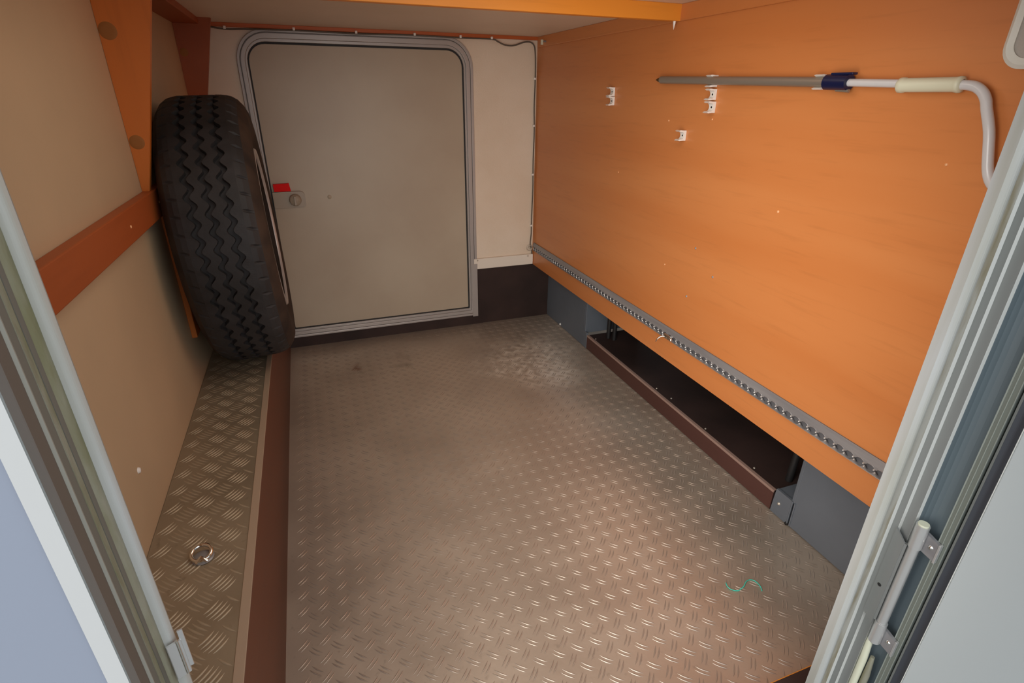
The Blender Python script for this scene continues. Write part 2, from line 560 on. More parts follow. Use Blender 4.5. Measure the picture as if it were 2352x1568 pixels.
# orange partition on the right
wo = MB()
wo.box(XO, XO + 0.018, 0.372, YB, 0.272, ZC + 0.02)
wo = wo.build('wall_right', MT['beech'])
tag(wo, 'orange beech laminate partition wall on the right', 'wall', kind='structure')
for k, (y, z) in enumerate(((0.899, 0.7745), (1.157, 0.949), (1.333, 0.939), (1.572, 0.775), (0.591, 0.9055), (1.268, 0.553))):
    part(MB().lathe([(0, -0.0015), (0.0022, -0.0012), (0.003 if k == 0 else 0.0022, 0)], (XO, y, z), 'x', 10), 'screw_plug', MT['speck'], wo)
for k, (y, z) in enumerate(((1.145, 0.632), (1.063, 0.577), (1.152, 0.494))):
    part(MB().lathe([(0, -0.002), (0.0015, -0.002), (0.003, -0.001), (0.0032, 0)], (XO, y, z), 'x', 10), 'screw', MT['alu'], wo)
part(MB().lathe([(0, -0.001), (0.003, -0.0008), (0.0036, 0)], (XO, 0.518, 0.6904), 'x', 10), 'screw_hole', MT['hole'], wo)

# ceiling
ce = MB().box(XL - 0.03, XO + 0.018, 0.372, YB + 0.03, ZC, ZC + 0.03).build('ceiling', MT['ceiling'])
tag(ce, 'pale laminate underside of the bed board overhead', 'ceiling', kind='structure')

cb = MB().box(-0.229, XO, 1.328, 1.350, 1.1725, ZC).build('ceiling_beam', MT['beech_x'], bevel=0.0015)
tag(cb, 'light orange wooden beam across the underside of the bed board', 'beam', kind='structure')
t2 = MB().box(-0.25, XO, YB - 0.016, YB, 1.198, ZC).build('trim_2', MT['dark_beech_x'], bevel=0.001)
tag(t2, 'thin orange strip along the top of the end wall', 'trim strip', kind='structure')
t3 = MB().box(XO - 0.006, XO, 0.40, YB - 0.016, 1.172, ZC).build('trim_3', MT['beech'], bevel=0.002)
tag(t3, 'orange batten along the top of the right partition', 'trim strip', kind='structure')
t4 = MB().box(XL, -0.252, 1.352, YB, 1.192, ZC).build('trim_4', MT['beech_y'], bevel=0.001)
tag(t4, 'brown orange batten along the top of the left wall', 'trim strip', kind='structure')

# body wall in which the near hatch sits, with the opening
wf = MB()
wf.box(-2.2, -0.1713, 0.312, 0.372, -0.55, 1.9, mi=1)
wf.box(-0.172, -0.1610, 0.3085, 0.372, -0.55, 1.9, mi=0)
wf.box(0.7450, 2.2, 0.3085, 0.372, -0.55, 1.9, mi=0)
wf.box(-0.161, 0.745, 0.3085, 0.372, 1.24, 1.9, mi=0)
wf.box(-0.161, 0.745, 0.3085, 0.372, -0.55, 0.02, mi=0)
wf = wf.build('wall_front', [MT['body_white'], MT['body_blue']])
tag(wf, 'white vehicle side beside the near hatch opening', 'wall', kind='structure')
wi = MB()
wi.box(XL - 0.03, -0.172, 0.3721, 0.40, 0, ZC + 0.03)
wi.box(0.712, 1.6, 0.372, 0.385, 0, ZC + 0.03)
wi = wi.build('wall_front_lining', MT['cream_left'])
tag(wi, 'cream lining on the inside of the near wall', 'wall', kind='structure')

gd = MB().box(-8, 8, -9, 0.30, -0.62, -0.58).build('ground', MT['ground'])
tag(gd, 'grey asphalt outside the vehicle', 'ground', kind='structure')

bf = MB().box(-0.168, 1.035, 0.372, 0.414, -0.02, 0.048).build('baseboard_front', MT['brown_dark'], bevel=0.001)
tag(bf, 'dark brown kick board at the near edge of the floor', 'baseboard', kind='structure')
be = part(MB().box(-0.16, 1.03, 0.4141, 0.4155, 0.0, 0.047), 'edge_line', MT['beech_x'], bf)  # thin orange strip along the inner side of the kick board
tag(be, 'thin orange edge line')

# ------------------------------------------------------------------ right-hand recess under the partition
pr = root('grey_corner_panel', (1.035, 2.08, 0), 'slate grey sheet metal panel in the far corner under the orange partition', 'panel', 'grey metal panels under the partition')
part(MB().prism([(1.889, 0.002), (2.283, 0.002), (2.283, 0.300), (1.889, 0.300)], 'x', 1.035, 1.047), 'face_sheet', MT['graphite'], pr, bevel=0.002)
part(MB().box(1.0352, 1.30, 1.877, 1.8885, 0.066, 0.300), 'end_sheet', MT['graphite'], pr, bevel=0.0015)
part(MB().box(1.033, 1.040, 1.858, 1.888, 0.002, 0.075), 'flange', MT['graphite'], pr, bevel=0.001)
part(MB().lathe([(0, -0.005), (0.004, -0.004), (0.006, 0)], (1.033, 2.12, 0.012), 'x', 10), 'screw', MT['white_pl'], pr)

pn = root('grey_corner_panel.001', (1.035, 0.58, 0), 'slate grey sheet metal panel beside the open hatch frame, with a creased low flange', 'panel', 'grey metal panels under the partition')
part(MB().prism([(0.386, 0.003), (0.738, 0.003), (0.738, 0.300), (0.386, 0.300)], 'x', 1.035, 1.047), 'face_sheet', MT['graphite'], pn, bevel=0.002)
part(MB().box(1.0352, 1.30, 0.7385, 0.748, 0.072, 0.300), 'end_sheet', MT['graphite'], pn, bevel=0.0015)
part(MB().prism([(0.744, 0.002), (0.800, 0.002), (0.796, 0.076), (0.744, 0.076)], 'x', 1.034, 1.0345 + 0.006), 'flange', MT['graphite'], pn, bevel=0.001)
part(MB().box(1.0405, 1.30, 0.7485, 0.797, 0.066, 0.0725), 'lower_shelf', MT['graphite'], pn)
for y in (0.744, 0.736):
    part(MB().tube([(1.0345, y, 0.004), (1.0345, y, 0.076)], 0.0022, 8), 'crease', MT['graphite'], pn)
part(MB().lathe([(0, -0.004), (0.003, -0.003), (0.0045, 0)], (1.034, 0.779, 0.040), 'x', 10), 'screw', MT['screw'], pn)
part(MB().lathe([(0, -0.003), (0.004, -0.003), (0.005, 0)], (1.0345, 0.745, 0.004), 'x', 10), 'drain_hole', MT['black'], pn)

bx = root('brown_step_box', (1.035, 1.33, 0), 'long dark brown box under the orange partition with a worn pale edge', 'box')
part(MB().box(1.0360, 1.598, 0.803, 1.857, 0.001, 0.064), 'body', MT['brown_dark'], bx, bevel=0.001)
o = part(MB().box(1.0345, 1.0359, 0.803, 1.857, 0.003, 0.0575), 'front_face', MT['brown_front'], bx)
o = part(MB().box(1.0338, 1.0440, 0.803, 1.857, 0.0570, 0.0648), 'edge_strip', MT['brown_edge'], bx, bevel=0.0008)
tag(o, 'worn pale brown edge')
for k, (y, dx) in enumerate(((1.81, 0.010), (1.365, 0.012), (1.10, 0.011), (0.895, 0.013), (1.29, 0.02))):
    part(MB().lathe([(0, 0.0662), (0.0022, 0.066), (0.003, 0.064)], (1.041 + dx, y, 0), 'z', 10), 'screw', MT['screw'], bx)

bk = MB()
bk.box(1.60, 1.62, 0.372, 2.31, -0.02, 1.24)
bk.box(XO + 0.018, 1.62, 0.372, 2.31, 0.60, 0.62)
bk = bk.build('wall_recess', MT['brown_dark'])
tag(bk, 'dark brown boarding closing the recess behind the partition', 'wall', kind='structure')

hs = root('black_hose', (1.11, 1.76, 0.066), 'pair of black hoses standing in the recess beside the far grey panel', 'hose')
for yy, xx in ((1.80, 1.105), (1.775, 1.118)):
    part(MB().tube([(xx, yy, 0.066), (xx, yy, 0.30), (xx + 0.03, yy + 0.01, 0.45)], 0.009, 12), 'hose_run', MT['black'], hs)
h2 = MB().tube([(1.10, 0.820, 0.067), (1.10, 0.816, 0.16), (1.12, 0.816, 0.32)], 0.009, 14).build('black_hose', MT['black'])
tag(h2, 'single black hose standing beside the nearer grey panel', 'hose')

# ------------------------------------------------------------------ left ledge with tread plate
lg = root('raised_ledge', (-0.25, 1.3, 0), 'raised ledge topped with aluminium tread plate along the left wall', 'ledge')
o = part(MB().box(-0.180, -0.1675, 0.400, 2.279, 0.0005, ZL - 0.003), 'riser_board', MT['brown_ply'], lg)
tag(o, 'dark reddish brown upright board')
part(MB().box(XL + 0.001, -0.1815, 0.402, 2.278, 0.001, ZL - 0.0065), 'ledge_body', MT['brown_dark'], lg)
part(MB().box(XL + 0.001, -0.1765, 0.402, 2.278, ZL - 0.006, ZL - 0.0012), 'tread_plate', MT['ledge'], lg)
o = part(MB().box(-0.1762, -0.1630, 0.402, 2.278, ZL - 0.0028, ZL + 0.0006), 'edge_strip', MT['edge_beige'], lg, bevel=0.0006)
tag(o, 'smooth beige metal edge strip')
lb = MB()
for i in range(-3, 2):
    for j in range(-9, 29):
        x, y = -0.2056 + i * 0.052, 0.8562 + j * 0.052
        cl = (XL + 0.003, -0.178, 0.41, 2.27)
        bars(lb, x, y, radians(48), 0.0330, 0.0038, 0.0013, 5, 0.0068, ZL - 0.0011, bow=0.0012, clip=cl)
        bars(lb, x + 0.026, y + 0.026, radians(-42), 0.0330, 0.0038, 0.0013, 5, 0.0068, ZL - 0.0011, bow=0.0012, clip=cl)
o = part(lb, 'raised_bars', MT['ridge2'], lg)
tag(o, 'groups of five raised bars pressed into the plate', kind='stuff')

# tie-down ring on the ledge
rg = root('tie_down_ring', (-0.241, 0.763, ZL), 'small chrome tie-down ring lying on the ledge tread plate', 'ring')
tl = Matrix.Rotation(radians(14), 3, 'X')
part(MB().torus((-0.241, 0.766, ZL + 0.0075), 0.0145, 0.0030, tilt=tl), 'ring_loop', MT['chrome'], rg)
part(MB().lathe([(0, 0.0035), (0.012, 0.003), (0.0165, 0.0)], (-0.240, 0.7635, ZL), 'z', 24), 'base_cup', MT['alu'], rg)
part(MB().tube([(-0.247, 0.7515, ZL + 0.002), (-0.240, 0.7535, ZL + 0.009), (-0.232, 0.7515, ZL + 0.002)], 0.0034, 10), 'staple', MT['chrome'], rg)

# ------------------------------------------------------------------ left wall timbers
wb = root('wooden_rail', (XL, 1.0, 0.78), 'orange brown horizontal wooden rail on the left wall', 'rail')
part(MB().box(XL, XL + 0.020, 0.42, 1.46, 0.7545, 0.8120), 'rail_board', MT['beech_y'], wb, bevel=0.002)
for y, z in ((1.12, 0.782), (1.355, 0.785)):
    part(MB().lathe([(0, 0.0215), (0.0025, 0.021), (0.0032, 0.0195)], (XL, y, z), 'x', 10), 'screw', MT['speck'], wb)
vb = MB().box(XL, XL + 0.012, 1.420, 1.495, 0.44, 0.752).build('wooden_batten', MT['beech_v'], bevel=0.001)
tag(vb, 'narrow upright orange batten on the left wall behind the tyre', 'batten')


def gusset(y, caps, label, zb=0.812, xb=-0.311, mt='beech_v'):
    r = root('wooden_gusset', (XL, y, zb), label, 'bracket', 'tapered wooden brackets under the bed board')
    part(MB().prism([(XL + 0.0005, zb), (xb, zb), (-0.215, ZC), (XL + 0.0005, ZC)], 'y', y - 0.006, y + 0.008), 'gusset_board', MT[mt], r, bevel=0.001)
    for x, z, rad in caps:
        c_ = part(MB().lathe([(0, -0.0065), (rad * 0.5, -0.0065), (rad * 0.95, -0.0065), (rad, -0.0061)], (x, y, z), 'y', 24), 'screw_cap', MT['cap'], r)
    return r


gusset(1.336, ((-0.3095, 1.101, 0.0150), (-0.3105, 0.907, 0.0135)), 'orange tapered wooden bracket rising from the left rail, nearest the open hatch')
gusset(2.150, ((-0.309, 1.112, 0.0120),), 'darker orange tapered wooden bracket above the tyre, near the end wall', mt='beech_y')

# ------------------------------------------------------------------ far hatch door
d1 = root('door_1', (0.25, YB, 0.05), 'closed grey hatch door with rounded top corners in the end wall', 'door', kind='structure')
fr = MB()
rO = (0.105, 0.105, 0.004, 0.004)
O1 = rrect(-0.172, 0.671, 0.050, 1.1975, rO)
O2 = rrect(-0.163, 0.660, 0.060, 1.1885, (0.097, 0.097, 0.004, 0.004))
O3 = rrect(-0.160, 0.657, 0.063, 1.1855, (0.094, 0.094, 0.004, 0.004))
O4 = rrect(-0.146, 0.641, 0.077, 1.1690, (0.076, 0.076, 0.004, 0.004))
O5 = rrect(-0.139, 0.633, 0.087, 1.1590, (0.066, 0.066, 0.004, 0.004))
ring(fr, O1, O2, YB - 0.010, YB + 0.02)
ring(fr, O2, O3, YB - 0.005, YB + 0.02)
ring(fr, O3, O4, YB - 0.014, YB + 0.02)
ring(fr, O4, O5, YB - 0.008, YB + 0.03)
part(fr, 'door_frame', MT['doorframe'], d1, bevel=0.0012)
part(ring(MB(), rrect(-0.1388, 0.6328, 0.0872, 1.1588, (0.066, 0.066, 0.004, 0.004)), rrect(-0.134, 0.628, 0.0915, 1.1525, (0.060, 0.060, 0.004, 0.004)), YB - 0.001, YB + 0.03), 'rubber_seal', MT['black'], d1)
part(MB().prism([(x, z) for x, z in rrect(-0.1345, 0.6280, 0.0912, 1.1520, (0.060, 0.060, 0.004, 0.004))], 'y', YB + 0.001, YB + 0.03), 'door_panel', MT['doorpanel'], d1, bevel=0.0015)
part(MB().box(-0.150, 0.650, YB - 0.017, YB - 0.009, 0.052, 0.062), 'sill_lip', MT['doorframe'], d1, bevel=0.002)
part(MB().box(0.645, 0.671, YB - 0.017, YB - 0.011, 0.046, 0.30), 'frame_foot', MT['doorframe'], d1, bevel=0.002)
part(MB().lathe([(0, -0.004), (0.006, -0.003), (0.008, 0)], (0.072, YB + 0.001, 0.626), 'y', 16), 'cover_cap', MT['doorpanel'], d1)

lt = branch('latch', (-0.07, YB, 0.62), d1, 'small grey latch with a bright red tab')
lp = part(MB().prism(rrect(-0.133, -0.018, 0.596, 0.655, (0.018, 0.004, 0.004, 0.010)), 'y', YB - 0.014, YB + 0.0005), 'latch_plate', MT['latch'], lt, bevel=0.002)
part(MB().lathe([(0, -0.036), (0.017, -0.035), (0.021, -0.030), (0.023, -0.012)], (-0.055, YB, 0.624), 'y', 24), 'knob', MT['latch'], lt)
part(MB().box(-0.0590, -0.0510, YB - 0.042, YB - 0.035, 0.607, 0.641), 'knob_grip', MT['latch'], lt, bevel=0.001)
part(MB().prism([(-0.125, 0.657), (-0.066, 0.657), (-0.070, 0.686), (-0.126, 0.684)], 'y', YB - 0.016, YB - 0.002), 'red_tab', MT['red'], lt, bevel=0.001)

# ------------------------------------------------------------------ near hatch: frame in the body wall, hinge, open leaf
d2 = root('door_2', (0.27, 0.34, 0.0), 'near hatch with aluminium profile frame, its pale leaf swung open', 'door', kind='structure')
ZA, ZB = -0.02, 1.24


def strip(pts, name, m, depth_pts, z0=ZA, z1=ZB, smooth=False, bevel=0.0):
    return part(MB().prism(list(pts) + list(depth_pts), 'z', z0, z1), name, MT[m], d2, bevel=bevel)


# left jamb, from the inner bead out to the body
def arcpts(a, b, h, n=8):
    a, b = Vector(a), Vector(b)
    d = b - a
    nrm = Vector((d.y, -d.x)).normalized()
    return [tuple(a + d * (i / n) + nrm * (h * sin(pi * i / n))) for i in range(n + 1)]


bl = MB()
pts = arcpts((-0.1478, 0.3600), (-0.1546, 0.3553), -0.0018)
bl.prism(pts + [(-0.1620, 0.3553), (-0.1620, 0.372), (-0.1580, 0.372), (-0.1490, 0.3640)], 'z', ZA, ZB, smooth=False)
part(bl, 'inner_bead', MT['bead'], d2)
sl = MB()
pts = [(-0.1546, 0.3552)]
for i in range(1, 9):
    t = i / 8
    pts.append((-0.1546 - 0.0029 * t + 0.0008 * sin(pi * t), 0.3552 - 0.0062 * t))
sl.prism(pts + [(-0.1640, 0.3490), (-0.1640, 0.3552)], 'z', ZA, ZB)
part(sl, 'rubber_seal', MT['moss'], d2)
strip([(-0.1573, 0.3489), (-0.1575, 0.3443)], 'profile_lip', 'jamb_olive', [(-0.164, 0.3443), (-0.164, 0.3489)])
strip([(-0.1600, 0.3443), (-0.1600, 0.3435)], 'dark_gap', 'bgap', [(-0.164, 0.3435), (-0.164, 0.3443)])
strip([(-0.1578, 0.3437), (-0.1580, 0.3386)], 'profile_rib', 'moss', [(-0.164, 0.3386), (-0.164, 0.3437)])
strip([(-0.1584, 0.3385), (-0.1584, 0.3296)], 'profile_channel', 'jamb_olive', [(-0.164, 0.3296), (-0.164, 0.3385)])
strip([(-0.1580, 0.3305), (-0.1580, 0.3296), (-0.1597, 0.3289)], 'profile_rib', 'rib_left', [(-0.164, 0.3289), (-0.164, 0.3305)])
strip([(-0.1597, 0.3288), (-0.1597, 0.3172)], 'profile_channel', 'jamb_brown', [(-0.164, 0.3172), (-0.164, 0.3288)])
strip([(-0.1594, 0.3171), (-0.1594, 0.3155), (-0.1600, 0.3086)], 'outer_rim', 'jamb_grey', [(-0.164, 0.3086), (-0.164, 0.3171)])

# right jamb
br = MB()
pts = arcpts((0.6730, 0.3600), (0.6900, 0.3585), 0.0040)
br.prism(pts + [(0.700, 0.3585), (0.700, 0.372), (0.6730, 0.372)], 'z', ZA, ZB)
part(br, 'inner_bead', MT['bead'], d2)
strip([(0.6902, 0.3585), (0.7000, 0.3569)], 'seal_seat', 'dirty', [(0.7080, 0.3600), (0.7080, 0.372), (0.7002, 0.372), (0.7002, 0.3590)])
strip([(0.7001, 0.3569), (0.7080, 0.3569)], 'profile_rib', 'jamb_lit', [(0.7080, 0.3589), (0.7001, 0.3589)])
strip([(0.7081, 0.3569), (0.7081, 0.3487)], 'profile_channel', 'jamb_grey', [(0.7200, 0.3487), (0.7200, 0.3569)])
strip([(0.7082, 0.3486), (0.7153, 0.3486)], 'profile_rib', 'jamb_lit', [(0.7153, 0.3500), (0.7082, 0.3500)])
strip([(0.7154, 0.3486), (0.7154, 0.3364)], 'profile_channel', 'jamb_grey', [(0.7300, 0.3364), (0.7300, 0.3486)])
strip([(0.7155, 0.3363), (0.7227, 0.3363)], 'profile_rib', 'jamb_lit', [(0.7227, 0.3380), (0.7155, 0.3380)])
ch = [(0.7228, 0.3360), (0.7290, 0.3345), (0.7345, 0.3310), (0.7375, 0.3265), (0.7390, 0.3200), (0.7395, 0.3085)]
part(MB().prism(ch + [(0.7450, 0.3085), (0.7450, 0.372), (0.7228, 0.372)], 'z', ZA, ZB, smooth=False), 'hinge_channel', MT['blue_grey'], d2)
part(MB().box(-0.160, 0.745, 0.3087, 0.3716, 1.2005, ZB), 'frame_head', MT['jamb_grey'], d2)
part(MB().box(-0.160, 0.745, 0.3087, 0.3716, -0.05, 0.040), 'frame_sill', MT['jamb_grey'], d2)

# metal striker clip on the left bead
sc_ = branch('striker_clip', (-0.146, 0.355, 0.573), d2, 'bright metal striker clip')
part(MB().prism([(-0.1430, 0.3545), (-0.1520, 0.3500), (-0.1528, 0.3515), (-0.1430, 0.3565)], 'z', 0.5730, 0.6100), 'back_plate', MT['alu_bright'], sc_, bevel=0.0004)
part(MB().tube([(-0.1455, 0.3535, 0.5738), (-0.1455, 0.3535, 0.6110)], 0.0012, 10), 'roller', MT['chrome'], sc_)
part(MB().prism([(-0.1440, 0.3550), (-0.1405, 0.3560), (-0.1405, 0.3572), (-0.1440, 0.3566)], 'z', 0.578, 0.6190), 'side_tongue', MT['alu_bright'], sc_, bevel=0.0004)

# open hatch leaf, swung out on the right
lf = branch('door_leaf', (0.73, 0.29, 0.05), d2, 'pale grey leaf swung outwards')


def lstrip(pts, name, m, z0=0.0, z1=1.235, bevel=0.0):
    return part(MB().prism(pts, 'z', z0, z1), name, MT[m], lf, bevel=bevel)


lstrip([(0.7240, 0.3070), (0.7240, 0.3055), (0.760, 0.3055), (0.760, 0.3070)], 'leaf_edge_rib', 'rib_soft')
lstrip([(0.7245, 0.3054), (0.7245, 0.3018), (0.760, 0.3018), (0.760, 0.3054)], 'leaf_edge', 'leaf_olive')
lstrip([(0.7237, 0.3017), (0.7237, 0.3008), (0.760, 0.3008), (0.760, 0.3017)], 'leaf_edge_rib', 'rib_soft')
lstrip([(0.7245, 0.3007), (0.7245, 0.2962), (0.760, 0.2962), (0.760, 0.3007)], 'leaf_edge', 'leaf_olive')
lstrip([(0.7239, 0.2961), (0.7239, 0.2953), (0.760, 0.2953), (0.760, 0.2961)], 'leaf_edge_rib', 'rib_soft')
lstrip([(0.7300, 0.2952), (0.7300, 0.2922), (0.760, 0.2922), (0.760, 0.2952)], 'dark_gap', 'bgap')
lstrip([(0.7243, 0.2921), (0.7243, 0.2892), (0.760, 0.2892), (0.760, 0.2921)], 'leaf_edge', 'jamb_grey', bevel=0.0005)
gk = arcpts((0.7240, 0.2890), (0.7240, 0.2780), -0.0016)
lstrip(gk + [(0.760, 0.2780), (0.760, 0.2890)], 'leaf_gasket', 'navy_rubber')
lstrip([(0.7238, 0.2779), (0.7238, 0.2770), (0.760, 0.2770), (0.760, 0.2779)], 'leaf_edge_rib', 'jamb_lit')
lstrip([(0.7241, 0.2769), (0.7740, -0.480), (0.800, -0.480), (0.755, 0.2769)], 'leaf_skin', 'leaf', bevel=0.001)

# hinge
hg = branch('hinge', (0.717, 0.325, 0.25), d2, 'long silver barrel hinge')
HX, HY = 0.7135, 0.3245
part(MB().tube([(HX, HY, 0.2906), (HX, HY, 0.4400)], 0.0066, 20), 'barrel', MT['alu_bright'], hg)
for a, b in ((0.4405, 0.4790), (0.2500, 0.2902)):
    k_ = part(MB().tube([(HX, HY, a), (HX, HY, b)], 0.0081, 20), 'knuckle', MT['alu_bright'], hg)
    zc = (a + b) / 2 - 0.008
    part(MB().prism([(0.3215, zc + 0.016), (0.3215, zc - 0.014), (0.3020, zc - 0.018), (0.3020, zc + 0.010)], 'x', 0.7185, 0.7235), 'lug_plate', MT['alu'], hg, bevel=0.0008)
    part(MB().box(0.7180, 0.7236, 0.2990, 0.3019, zc - 0.020, zc + 0.011), 'lug_edge', MT['alu_bright'], hg, bevel=0.0006)
    part(MB().lathe([(0, -0.0016), (0.0026, -0.0012), (0.0036, 0)], (0.7185, 0.3095, zc - 0.001), 'x', 12), 'screw', MT['chrome'], hg)
part(MB().tube([(HX, HY, 0.4791), (HX, HY, 0.4815)], 0.0066, 20), 'pin_cap', MT['ivory'], hg)
part(MB().prism([(0.3490, 0.292), (0.3490, 0.456), (0.3330, 0.441), (0.3330, 0.280)], 'x', 0.7055, 0.7079), 'fixed_plate', MT['jamb_grey'], hg, bevel=0.0005)
part(MB().prism([(0.7060, 0.3345), (0.7070, 0.3300), (0.7110, 0.3310), (0.7110, 0.3345)], 'z', 0.291, 0.440), 'plate_return', MT['jamb_grey'], hg)
part(MB().lathe([(0, -0.0003), (0.0022, -0.0003), (0.003, 0.0)], (0.7054, 0.3420, 0.352), 'x', 12), 'screw_hole', MT['black'], hg)

# loose rubber seal hanging below the hinge
ls = branch('loose_seal', (0.722, 0.325, 0.0), d2, 'loose cream rubber seal below the hinge')
part(MB().tube([(0.7180, 0.3300, 0.05), (0.7180, 0.3300, 0.20), (0.7175, 0.3310, 0.235), (0.7160, 0.3325, 0.252)], [0.0050, 0.0052, 0.0045, 0.0016], 14), 'seal_bead', MT['ivory'], ls)
part(MB().tube([(0.7225, 0.3200, 0.05), (0.7225, 0.3200, 0.17), (0.7215, 0.3210, 0.212)], [0.0048, 0.0050, 0.0030], 12), 'seal_flap', MT['moss'], ls)

# ------------------------------------------------------------------ spare wheel standing on the ledge
TX, TY, TR, LEAN, TYAW = -0.202, 1.579, 0.334, -0.038, 0.032
NP = 56
SUB = 8
NV = NP * SUB
# columns across the width: (offset, radius drop, zigzag weight, notch flag)
A = 0.0062
colsw = [(-0.078, 0.122, 0), (-0.091, 0.096, 0), (-0.0975, 0.075, 0), (-0.0985, 0.058, 0), (-0.0965, 0.042, 0), (-0.0905, 0.027, 0),
         (-0.0800, 0.0130, 0), (-0.0690, 0.0055, 0), (-0.0580, 0.0022, 0)]
gro = []
for gx in (-0.0350, -0.0010, 0.0330):
    gro += [(gx - 0.0066, 0.0004, 1), (gx - 0.0054, 0.0105, 1), (gx + 0.0054, 0.0105, 1), (gx + 0.0066, 0.0004, 1)]
colse = [(-x, d, z) for x, d, z in colsw][::-1]
cols = colsw + gro + colse
shoulder = {7, len(cols) - 8}


def tri(t):
    t = t % 1.0
    return 1 - 4 * abs(t - 0.5)


rot = Matrix.Rotation(TYAW, 3, 'Z') @ Matrix.Rotation(LEAN, 3, 'Y')
vs = []
for j in range(NV):
    a = 2 * pi * j / NV
    zz = tri(j / SUB)
    zz = sin(zz * pi / 2)
    for ci, (x, d, z) in enumerate(cols):
        r = TR - d
        if ci in shoulder and j % SUB == 0:
            r -= 0.004
        vs.append(Vector((x + z * A * zz, r * cos(a), r * sin(a))))
zmin = min((rot @ v).z for v in vs)
TZ = ZL + 0.0002 - zmin
org = Vector((TX, TY, TZ))
vs = [rot @ v + org for v in vs]
nc = len(cols)
sw = root('spare_wheel', (TX, TY, ZL), 'black spare tyre on its rim standing upright on the ledge', 'tyre')
ty = MB()
fs_t, fs_s = [], []
for j in range(NV):
    j2 = (j + 1) % NV
    for c in range(nc - 1):
        f = (j * nc + c, j * nc + c + 1, j2 * nc + c + 1, j2 * nc + c)
        (fs_s if (c < 6 or c >= nc - 7) else fs_t).append(f)
ty.add(vs, fs_t, False, 0)
ty.f += [list(f) for f in fs_s]
ty.s += [True] * len(fs_s)
ty.mi += [1] * len(fs_s)
part(ty, 'tyre', [MT['tyre'], MT['tyre_side']], sw)


def wheel_lathe(prof, seg=64):
    m = MB()
    v2 = []
    for x, r in prof:
        for k in range(seg):
            a = 2 * pi * k / seg
            v2.append(rot @ Vector((x, r * cos(a), r * sin(a))) + org)
    m.add(v2, [(i * seg + k, i * seg + (k + 1) % seg, (i + 1) * seg + (k + 1) % seg, (i + 1) * seg + k) for i in range(len(prof) - 1) for k in range(seg)], True)
    return m


part(wheel_lathe([(-0.078, 0.212), (-0.092, 0.208), (-0.0955, 0.204), (-0.0955, 0.200), (-0.090, 0.195), (-0.070, 0.193), (-0.056, 0.186), (-0.03, 0.180), (0.03, 0.180),
                  (0.056, 0.186), (0.070, 0.193), (0.088, 0.1965)]), 'rim', MT['rusty'], sw)
o = part(wheel_lathe([(0.0882, 0.1965), (0.0925, 0.1975), (0.0950, 0.2005), (0.0948, 0.2045), (0.0915, 0.2070), (0.078, 0.2100)]), 'rim_flange', MT['steel'], sw)
tag(o, 'shiny bare rim edge')
part(wheel_lathe([(0.030, 0.1795), (0.040, 0.160), (0.040, 0.120), (0.055, 0.075), (0.055, 0.030), (0.050, 0.0001)]), 'wheel_disc', MT['rusty'], sw)
tvs = rot @ Vector((-0.02, -TR * cos(radians(38)), TR * sin(radians(38)))) + org

# ------------------------------------------------------------------ lashing track on the orange wall
tk = root('lashing_track', (XO, 1.3, 0.344), 'long perforated aluminium lashing track along the lower orange wall', 'rail')
part(MB().prism([(XO, 0.3440), (XO - 0.003, 0.3440), (XO - 0.003, 0.3655), (XO - 0.0035, 0.3760), (XO, 0.3780)], 'y', 0.42, 2.258), 'back_strip', MT['track_dark'], tk)
part(MB().prism([(XO - 0.0031, 0.3615), (XO - 0.0090, 0.3615), (XO - 0.0096, 0.3640), (XO - 0.0045, 0.3775), (XO - 0.0031, 0.3785)], 'y', 0.42, 2.256), 'upper_shoulder', MT['alu'], tk)


def lip(z0, zedge, sgn):
    """overhanging lip whose free edge is cut by a row of round bites"""
    m = MB()
    P = 0.0222
    y = 0.42
    top, ed = [], []
    n = int((2.25 - 0.42) / P)
    for k in range(n):
        yc = y + (k + 0.5) * P
        seq = [(yc - P / 2, zedge)]
        for i in range(7):
            a = pi * i / 6
            seq.append((yc - 0.0083 * cos(a), zedge - sgn * 0.0046 * sin(a)))
        ed += seq
    ed.append((y + n * P, zedge))
    xs = (XO - 0.0105, XO - 0.0072)
    vs = []
    for yy, z in ed:
        vs += [(xs[0] , yy, z), (xs[1], yy, z), (xs[0] + 0.001, yy, z0), (xs[1], yy, z0)]
    fs = []
    for i in range(len(ed) - 1):
        a, b = i * 4, (i + 1) * 4
        fs += [(a, b, b + 2, a + 2), (a, a + 1, b + 1, b), (a + 1, a + 3, b + 3, b + 1), (a + 2, b + 2, b + 3, a + 3)]
    m.add(vs, fs)
    return m


part(lip(0.3635, 0.3585, -1), 'upper_lip', MT['alu'], tk)
part(lip(0.3445, 0.3512, 1), 'lower_lip', MT['alu'], tk)
part(MB().prism([(XO - 0.0031, 0.3440), (XO - 0.0098, 0.3440), (XO - 0.0070, 0.3465), (XO - 0.0031, 0.3470)], 'y', 0.42, 2.25), 'lower_shoulder', MT['alu'], tk)
part(MB().lathe([(0, -0.006), (0.003, -0.006), (0.0045, -0.003)], (XO, 2.235, 0.360), 'x', 12), 'screw', MT['black'], tk)
stm = MB()
n = int((2.25 - 0.42) / 0.0222)
for k in range(n + 1):
    y = 0.42 + k * 0.0222
    for z in (0.3572, 0.3525):
        stm.lathe([(0.0001, -0.0138), (0.0017, -0.0128), (0.0023, -0.0105)], (XO, y + (0.002 if z > 0.355 else -0.001), z), 'x', 8)
o = part(stm, 'lip_studs', MT['alu_bright'], tk)
tag(o, 'row of bright rounded cusps between the holes', kind='stuff')

